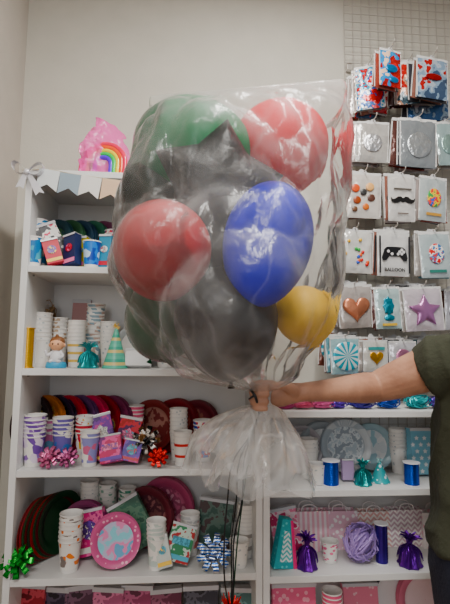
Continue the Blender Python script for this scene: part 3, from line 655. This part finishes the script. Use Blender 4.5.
# bag
def bagmat(lo,hi,haze=.10,crease=1.0,ior=1.27):
    m=D.materials.new('translucent_polythene'); m.use_nodes=True; n=m.node_tree; n.nodes.clear(); L=n.links.new
    out=n.nodes.new('ShaderNodeOutputMaterial'); tcn=n.nodes.new('ShaderNodeTexCoord')
    mp=n.nodes.new('ShaderNodeMapping'); mp.inputs['Scale'].default_value=(1,1,.6); mp.inputs['Rotation'].default_value=(0,.5,0)
    L(tcn.outputs['Object'],mp.inputs[0])
    def ridge(sc,de,di):
        w1=n.nodes.new('ShaderNodeTexNoise'); w1.inputs['Scale'].default_value=sc; w1.inputs['Detail'].default_value=de; w1.inputs['Distortion'].default_value=di; L(mp.outputs[0],w1.inputs['Vector'])
        rg=n.nodes.new('ShaderNodeMath'); rg.operation='SUBTRACT'; rg.inputs[1].default_value=.5; L(w1.outputs[0],rg.inputs[0])
        ab=n.nodes.new('ShaderNodeMath'); ab.operation='ABSOLUTE'; L(rg.outputs[0],ab.inputs[0]); return ab
    r1=ridge(7,2,.2); r2=ridge(26,4,.3)
    ad=n.nodes.new('ShaderNodeMath'); ad.operation='MULTIPLY_ADD'; ad.inputs[1].default_value=.3; L(r2.outputs[0],ad.inputs[0]); L(r1.outputs[0],ad.inputs[2])
    bu=n.nodes.new('ShaderNodeBump'); bu.inputs['Strength'].default_value=.7; bu.inputs['Distance'].default_value=.024; L(ad.outputs[0],bu.inputs['Height'])
    tp=n.nodes.new('ShaderNodeBsdfTransparent'); tp.inputs[0].default_value=(.975,.975,.97,1)
    df=n.nodes.new('ShaderNodeBsdfDiffuse'); df.inputs[0].default_value=(.86,.85,.83,1); L(bu.outputs[0],df.inputs['Normal'])
    tl=n.nodes.new('ShaderNodeBsdfTranslucent'); tl.inputs[0].default_value=(.86,.85,.83,1)
    gl=n.nodes.new('ShaderNodeBsdfGlossy'); gl.inputs['Roughness'].default_value=.22; gl.inputs[0].default_value=(1,1,1,1); L(bu.outputs[0],gl.inputs['Normal'])
    m1=n.nodes.new('ShaderNodeMixShader'); m1.inputs[0].default_value=.4; L(df.outputs[0],m1.inputs[1]); L(tl.outputs[0],m1.inputs[2])
    lw=n.nodes.new('ShaderNodeLayerWeight'); lw.inputs['Blend'].default_value=.22
    mr=n.nodes.new('ShaderNodeMapRange'); mr.inputs['To Min'].default_value=lo; mr.inputs['To Max'].default_value=hi; L(lw.outputs['Facing'],mr.inputs[0])
    cz=n.nodes.new('ShaderNodeMapRange'); cz.inputs['From Min'].default_value=0; cz.inputs['From Max'].default_value=.03; cz.inputs['To Min'].default_value=haze*1.2*crease; cz.inputs['To Max'].default_value=0; L(r1.outputs[0],cz.inputs[0])
    w3=n.nodes.new('ShaderNodeTexNoise'); w3.inputs['Scale'].default_value=4; w3.inputs['Detail'].default_value=5; w3.inputs['Distortion'].default_value=.4; L(tcn.outputs['Object'],w3.inputs['Vector'])
    hz=n.nodes.new('ShaderNodeMapRange'); hz.inputs['From Min'].default_value=.45; hz.inputs['From Max'].default_value=.75; hz.inputs['To Max'].default_value=haze*2.6; L(w3.outputs[0],hz.inputs[0])
    s0=n.nodes.new('ShaderNodeMath'); s0.operation='ADD'; L(cz.outputs[0],s0.inputs[0]); L(hz.outputs[0],s0.inputs[1])
    sm=n.nodes.new('ShaderNodeMath'); sm.operation='ADD'; sm.use_clamp=True; L(mr.outputs[0],sm.inputs[0]); L(s0.outputs[0],sm.inputs[1])
    m2=n.nodes.new('ShaderNodeMixShader'); L(sm.outputs[0],m2.inputs[0]); L(tp.outputs[0],m2.inputs[1]); L(m1.outputs[0],m2.inputs[2])
    fr=n.nodes.new('ShaderNodeFresnel'); fr.inputs['IOR'].default_value=ior; L(bu.outputs[0],fr.inputs['Normal'])
    m3=n.nodes.new('ShaderNodeMixShader'); L(fr.outputs[0],m3.inputs[0]); L(m2.outputs[0],m3.inputs[1]); L(gl.outputs[0],m3.inputs[2]); L(m3.outputs[0],out.inputs[0])
    return m
def ringgen(rows,nsub,nseg,foldk,seed,push=None,yc=YBG,expo=2.5,wr=.010,hem=0,big=.0,twist=0):
    ctl=[]
    for (lu,lv),(ru,rv),d,fa in rows:
        a=px(lu,lv,yc); b=px(ru,rv,yc); ctl.append(((a.x),(a.z),(b.x),(b.z),d,fa))
    P=cr(ctl,nsub); rings=[]; np_=len(P)
    for ri,(ax,az,bx,bz,d,fa) in enumerate(P):
        cx=(ax+bx)/2; cz=(az+bz)/2; hw=(bx-ax)/2; sl=(bz-az)/2; ring=[]; t=ri/(np_-1)
        ex=expo+max(0,1.6*(1-t/.35))
        for i in range(nseg):
            th=2*math.pi*i/nseg; c=math.cos(th); s=math.sin(th)
            qx=math.copysign(abs(c)**(2/ex),c); qy=math.copysign(abs(s)**(2/ex),s)
            tw=th+twist*t
            f=1+fa*(.6*math.sin(foldk*tw+seed+2*t)+.4*math.sin((foldk+5)*tw+seed*2-3*t)+.7*noise.noise((math.cos(tw)*3,math.sin(tw)*3,t*3+seed)))
            x=cx+hw*qx*f; y=yc+d*qy*f; z=cz+sl*qx
            q=Vector((x*7,y*7,z*5+seed)); w=(1-abs(noise.noise(q)))**3-.5; w2=(1-abs(noise.noise(q*2.7)))**2-.5
            B=abs(noise.noise(Vector((x*3.6+z*2,y*3.4,z*2.2-x*1.8+seed))))*2-.5
            B+=.55*(abs(noise.noise(Vector((x*8-z*3,y*8,z*6+x*4+seed))))*2-.4)
            am=wr*min(1,d/.1)
            dd=min(1,d/.1)*big*B
            x+=qx*(am*(w+.4*w2)+dd); y+=qy*(am*1.5*(w+.5*w2)+dd*1.3); z+=am*.5*w2
            if hem: z+=hem*t*t*(1.3*noise.noise((c*2.2,s*2.2,seed))+.3*math.sin(4*th)+.3*math.sin(3*th+1))
            p=Vector((x,y,z))
            if push:
                A=Vector((cx,yc,z)); dv=p-A; tm=1
                for Mx,Mi in push:
                    a=Mi@A; e=Mi.to_3x3()@dv
                    qa=e.dot(e); qb=2*a.dot(e); qc=a.dot(a)-1.06
                    di=qb*qb-4*qa*qc
                    if qa>1e-9 and di>0:
                        tt=(-qb+math.sqrt(di))/(2*qa)
                        if tt>tm: tm=tt
                p=A+dv*min(tm,2.2)
            ring.append(p)
        rings.append(ring)
    return rings
push=[(m,m.inverted()) for m in BL]
rows=[((151,96),(342,79),.004,0),((150.5,97),(343,80),.005,0),((149,101),(347,86),.022,0),((147,116),(349,103),.085,.008),((141,142),(347,132),.155,.012),((133,182),(343,178),.195,.014),((127,225),(338,225),.212,.014),((125,262),(333,262),.215,.014),((129,298),(328,298),.215,.02),((143,330),(319,328),.195,.035),((164,356),(304,352),.155,.06),((196,376),(288,372),.105,.10),((230,386),(277,385),.048,.14),((255,392),(271,391),.013,.10)]
bag=root('plastic_bag',px(262,398,YBG),'large translucent plastic bag gathered over a balloon bouquet','plastic bag')
bp=Vector(bag.location)
rg=ringgen(rows,14,340,17,1.3,push,wr=.005,big=.034,expo=2.7)
me=mesh(loft(rg,False),[bagmat(.04,.42,.05)],True,'bag'); 
o=obj('bag_body',me,[],-bp,parent=bag)
neck=[((255,392),(271,391),.013,.1),((256,399),(270,398),.0125,.1),((255,405),(271,404),.013,.1)]
rg=ringgen(neck,5,90,13,1.3)
obj('bag_neck',loft(rg,False),bagmat(.4,.8),-bp,parent=bag)
sk=[((255,405),(271,404),.013,.08),((245,414),(280,410),.026,.10),((230,434),(290,424),.050,.13),((217,458),(300,448),.068,.12),((208,486),(308,484),.078,.10)]
rg=ringgen(sk,13,260,8,2.1,wr=.012,hem=.018,twist=.5,big=.012)
obj('bag_skirt',loft(rg,False),bagmat(.2,.5,.12,ior=1.33),-bp,parent=bag)
sk2=[((256,404),(270,403),.011,.08),((236,409),(274,410),.022,.10),((212,422),(266,424),.045,.13),((194,444),(262,446),.06,.12),((189,468),(258,472),.065,.10)]
rg=ringgen(sk2,10,200,7,4.4,wr=.012,hem=.03,twist=-.5,big=.012)
obj('bag_skirt',loft(rg,False),bagmat(.16,.48,.12,ior=1.33),-bp,parent=bag)
obj('tie_ribbon',comb([tube([tuple(px(251,390,1.05))+(.003,),tuple(px(255,396,1.04))+(.0035,),tuple(px(257,402,1.045))+(.003,)],8,4),tube([tuple(px(255,395,1.045))+(.003,),tuple(px(249,399,1.04))+(.002,)],8,3)]),M((25,25,28),.4),-bp,parent=bag)
wz=px(231,606,1.10)
for i,(du,dv,c) in enumerate(((0,0,(24,28,26)),(6,0,(26,60,44)),(-7,2,(20,20,22)),(3,-3,(24,24,30)))):
    pts=[tuple(px(262+du*.3,405,1.08))+(.0017,)]
    for k,(u,v) in enumerate(((252,430),(240+du,462),(236+du*1.4,500),(232+du*1.2,540),(231+du*.7,580))):
        pts.append(tuple(px(u+R_(-2,2),v,1.09+R_(-.015,.015)))+(.0021,))
    pts.append((wz.x+du*.0006,wz.y,wz.z-.002,.0017))
    obj('curling_ribbon',tube(pts,6,5,.5),M(c,.35,.1),label='thin dark ribbon hanging from the tied bag',cat='ribbon',group='ribbons hanging from the bag')
wr_=root('balloon_weight',(wz.x,wz.y,wz.z-.10),'red foil balloon weight tied to hanging ribbons','balloon weight')
obj('foil_wrap',lathe([(.03,0),(.034,.01),(.03,.05),(.018,.075),(.008,.09)],20),foil((200,30,40)),parent=wr_)
gs=[]
for i in range(18):
    a=i*.35; gs.append(tube([(0,0,.085,.002),(.012*math.cos(a),.012*math.sin(a),.1,.003),(.022*math.cos(a),.022*math.sin(a),.105+R_(0,.02),.0015)],5,3,.3))
obj('tassel',comb(gs),foil((200,30,40)),parent=wr_)
# ------------------------------------------------------------ person
def V4(p,r): return (p[0],p[1],p[2],r)
S_=px(457,358,1.08); cx=S_.x+.15; cy=1.09
base=Vector((cx,cy,0))
def rel(g): return ([tuple(Vector(v)-base) for v in g[0]],g[1],g[2])
def stack(rows,seg=32):
    P=cr(rows,5); 
    return loft([[ (x0+rx*math.copysign(abs(math.cos(a))**.85,math.cos(a)),y0+ry*math.copysign(abs(math.sin(a))**.85,math.sin(a)),z) for a in [2*math.pi*k/seg for k in range(seg)]] for z,x0,y0,rx,ry in P])
sz=S_.z
el_=px(377,387,1.19); wrp=px(305,392,1.10); nk=px(263,396,YBG)
neckc=Vector((nk.x,YBG,nk.z))
parts=[]
parts.append(stack([(.86,cx,cy,.165,.115),(.98,cx,cy,.17,.118),(1.10,cx,cy,.155,.105),(1.25,cx,cy,.16,.11),(sz-.06,cx,cy,.175,.105),(sz-.0,cx,cy,.14,.085),(sz+.035,cx,cy,.08,.065),(sz+.07,cx,cy,.058,.058),(sz+.14,cx,cy-.01,.055,.058)]))
m1=S_.lerp(el_,.5)
arm=[V4((cx-.08,cy,sz-.015),.055),V4(S_,.060),V4(m1,.054),V4(el_.lerp(m1,.25),.045),V4(el_,.040),V4(el_.lerp(wrp,.22),.040),V4(el_.lerp(wrp,.6),.030),V4(wrp,.0235)]
parts.append(tube(arm,20,6))
pc=Vector((neckc.x+.045,neckc.y+.026,neckc.z+.001))
def pal(P): return tube(P,18,5,1)
g=pal([V4(wrp,.0225),V4(wrp.lerp(pc,.55)+Vector((0,.003,0)),.026),V4(pc,.030),V4(Vector((neckc.x+.022,neckc.y+.032,neckc.z+.0)),.026)])
g=([(x,(y-neckc.y-.024)*.75+neckc.y+.024 if x<wrp.x-.02 else y,z) for x,y,z in g[0]],g[1],g[2])
parts.append(g)
for i,(dz,L,r) in enumerate(((.026,.94,.0078),(.009,1.0,.0081),(-.008,.95,.0078),(-.0242,.82,.0069))):
    z=neckc.z+dz
    pth=[(neckc.x+.032,neckc.y+.036,z,r*1.15),(neckc.x+.002,neckc.y+.034,z+.001,r*1.12),(neckc.x-.022,neckc.y+.016,z-.001,r*1.08),(neckc.x-.024,neckc.y-.006,z-.002,r),(neckc.x-.014,neckc.y-.022,z-.003,r*.98),(neckc.x-.008+.014*L,neckc.y-.023,z-.003,r*.86)]
    parts.append(tube(pth,12,4))
parts.append(tube([(neckc.x+.080,neckc.y+.010,neckc.z+.010,.0145),(neckc.x+.058,neckc.y-.010,neckc.z+.022,.0125),(neckc.x+.038,neckc.y-.025,neckc.z+.027,.0100),(neckc.x+.014,neckc.y-.032,neckc.z+.024,.0086)],12,5))
ox=cx+.165
parts.append(tube([(cx+.10,cy,sz-.015,.055),(ox+.01,cy,sz-.03,.058),(ox+.05,cy,sz-.17,.050),(ox+.065,cy+.01,sz-.30,.041),(ox+.07,cy-.02,sz-.40,.038),(ox+.075,cy-.05,sz-.53,.026),(ox+.075,cy-.06,sz-.58,.027),(ox+.075,cy-.065,sz-.63,.024)],18,5,.85))
for i in range(4): parts.append(tube([(ox+.075,cy-.09+.018*i,sz-.63,.009),(ox+.077,cy-.093+.018*i,sz-.67,.0088),(ox+.07,cy-.09+.018*i,sz-.70-.008*(i in(1,2)),.0075)],10,3))
parts.append(tube([(ox+.07,cy-.085,sz-.59,.012),(ox+.06,cy-.105,sz-.63,.010),(ox+.055,cy-.107,sz-.655,.0085)],10,3))
for s in (-1,1):
    parts.append(tube([(cx+s*.085,cy,.90,.085),(cx+s*.09,cy-.005,.72,.078),(cx+s*.092,cy-.01,.50,.055),(cx+s*.094,cy+.01,.36,.055),(cx+s*.096,cy+.02,.12,.034),(cx+s*.096,cy+.02,.06,.036)],18,5))
    parts.append(tube([(cx+s*.096,cy+.03,.045,.036),(cx+s*.10,cy-.06,.04,.036),(cx+s*.105,cy-.14,.032,.026)],14,4))
hz=sz+.225
parts+= [ell((cx,cy-.01,hz),.075,.092,.112,seg=28,rg=20),tube([(cx,cy-.075,hz-.095,.022),(cx,cy-.02,hz-.085,.045)],12,4),tube([(cx,cy-.097,hz+.005,.008),(cx,cy-.115,hz-.03,.012)],10,4),ell((cx-.012,cy-.103,hz-.032),.008,.01,.007),ell((cx+.012,cy-.103,hz-.032),.008,.01,.007),ell((cx,cy-.096,hz-.062),.022,.012,.005),ell((cx,cy-.095,hz-.071),.019,.012,.006),ell((cx-.077,cy,hz-.01),.008,.02,.03),ell((cx+.077,cy,hz-.01),.008,.02,.03)]
dg=bpy.context.evaluated_depsgraph_get
def remesh(g,vox,sm,mat,name,wrinkle=0):
    me0=mesh(rel(g),[mat],True,name); o=D.objects.new('tmp',me0); COL.objects.link(o)
    m=o.modifiers.new('r','REMESH'); m.mode='VOXEL'; m.voxel_size=vox; m.use_smooth_shade=True
    s=o.modifiers.new('s','SMOOTH'); s.iterations=sm; s.factor=.5
    bpy.context.view_layer.update(); d=dg(); d.update()
    me=D.meshes.new_from_object(o.evaluated_get(d)); D.objects.remove(o)
    me.name=name; me.materials.clear(); me.materials.append(mat)
    if wrinkle:
        ns=[v.normal.copy() for v in me.vertices]
        for v,nn in zip(me.vertices,ns):
            q=v.co; k=(1-abs(noise.noise((q.x*9,q.y*9,q.z*6+q.x*8))))**3-.55; v.co=q+nn*wrinkle*k
    me.polygons.foreach_set('use_smooth',[True]*len(me.polygons)); return me
sm_,n_,b_=_new('skin'); b_.inputs['Roughness'].default_value=.55; b_.inputs['Subsurface Weight'].default_value=.08; b_.inputs['Subsurface Radius'].default_value=(.01,.004,.002); bumpit(n_,b_,.3,80,.004)
tc_=n_.nodes.new('ShaderNodeTexCoord'); no_=n_.nodes.new('ShaderNodeTexNoise'); no_.inputs['Scale'].default_value=18; no_.inputs['Detail'].default_value=8
rp_=n_.nodes.new('ShaderNodeValToRGB'); rp_.color_ramp.elements[0].position=.35; rp_.color_ramp.elements[0].color=lin((160,124,106)); rp_.color_ramp.elements[1].position=.65; rp_.color_ramp.elements[1].color=lin((184,147,127))
n_.links.new(tc_.outputs['Object'],no_.inputs['Vector']); n_.links.new(no_.outputs[0],rp_.inputs[0]); n_.links.new(rp_.outputs[0],b_.inputs['Base Color'])
body=remesh(comb(parts),.0035,2,sm_,'person_body')
pe=obj('person',body,[],base,label='person in olive t-shirt and jeans gripping the bag neck',cat='person')
olive=M((52,54,40),.9,0,.35,60)
m2=S_.lerp(el_,.38)
sh=[stack([(.985,cx,cy,.222,.145),(1.05,cx,cy,.212,.14),(1.2,cx,cy,.198,.13),(sz-.08,cx,cy,.193,.12),(sz-.01,cx,cy,.160,.10),(sz+.035,cx,cy,.098,.08),(sz+.05,cx,cy,.075,.07)]),
    tube([V4((cx-.08,cy,sz-.02),.07),V4(S_+Vector((.02,0,-.005)),.080),V4(S_.lerp(el_,.2)+Vector((0,0,-.008)),.077),V4(m2+Vector((.008,0,-.010)),.073)],24,5,round_=False),
    tube([(cx+.09,cy,sz-.02,.068),(ox,cy,sz-.03,.076),(ox+.035,cy,sz-.10,.072),(ox+.052,cy,sz-.18,.068)],24,5,round_=False)]
obj('t_shirt',remesh(comb(sh),.006,4,olive,'shirt',.020),[],(0,0,0),parent=pe,label='dark olive short-sleeved t-shirt')
denim=M((26,30,46),.85,0,.3,150)
jn=[stack([(.84,cx,cy,.212,.14),(.92,cx,cy,.217,.142),(1.0,cx,cy,.212,.135),(1.09,cx,cy,.17,.118)])]
for s in (-1,1): jn.append(tube([(cx+s*.1,cy,.90,.110),(cx+s*.1,cy-.005,.72,.098),(cx+s*.098,cy-.01,.50,.075),(cx+s*.098,cy+.008,.36,.070),(cx+s*.098,cy+.015,.10,.056)],20,5,round_=False))
obj('jeans',remesh(comb(jn),.007,3,denim,'jeans',.006),[],(0,0,0),parent=pe,label='dark navy jeans')
hair=comb([ell((0,.012,hz+.03),.084,.094,.098,seg=28,rg=18),ell((0,.05,hz-.05),.07,.05,.11)])
hair=([(x,max(y,-.085+(0 if z>hz+.055 else .07)),z) for x,y,z in hair[0]],hair[1],hair[2])
obj('hair',hair,M((50,36,28),.6,0,.6,90),(0,0,0),parent=pe)
for s in (-1,1):
    obj('eye',ell((s*.03,-.098,hz+.006),.012,.008,.007),M((40,30,26),.2),(0,0,0),parent=pe)
    obj('shoe',comb([tube([(s*.098,.035,.042,.044),(s*.10,-.06,.04,.044),(s*.107,-.16,.034,.034)],16,4),tr(box(.085,.26,.022,.008),T(s*.102,-.06,0))]),M((40,40,42),.6),(0,0,0),parent=pe)
# ------------------------------------------------------------ lights
def area(name,loc,rot,sx,sy_,e,c=(1,.97,.92)):
    l=D.lights.new(name,'AREA'); l.shape='RECTANGLE'; l.size=sx; l.size_y=sy_; l.energy=e; l.color=c
    o=D.objects.new(name,l); COL.objects.link(o); o.location=loc; o.rotation_euler=rot
area('ceiling_lamp',(.35,.55,2.93),(0,0,0),.2,1.2,38)
area('ceiling_lamp',(-.35,-.6,2.93),(0,0,0),1.2,.2,46)
area('shop_window_light',(-.6,-1.9,1.9),(math.radians(80),0,math.radians(-18)),1.0,1.2,20,(.97,.98,1))
w=D.worlds.new('world'); bpy.context.scene.world=w; w.use_nodes=True
w.node_tree.nodes['Background'].inputs[0].default_value=(.9,.9,.92,1); w.node_tree.nodes['Background'].inputs[1].default_value=.38
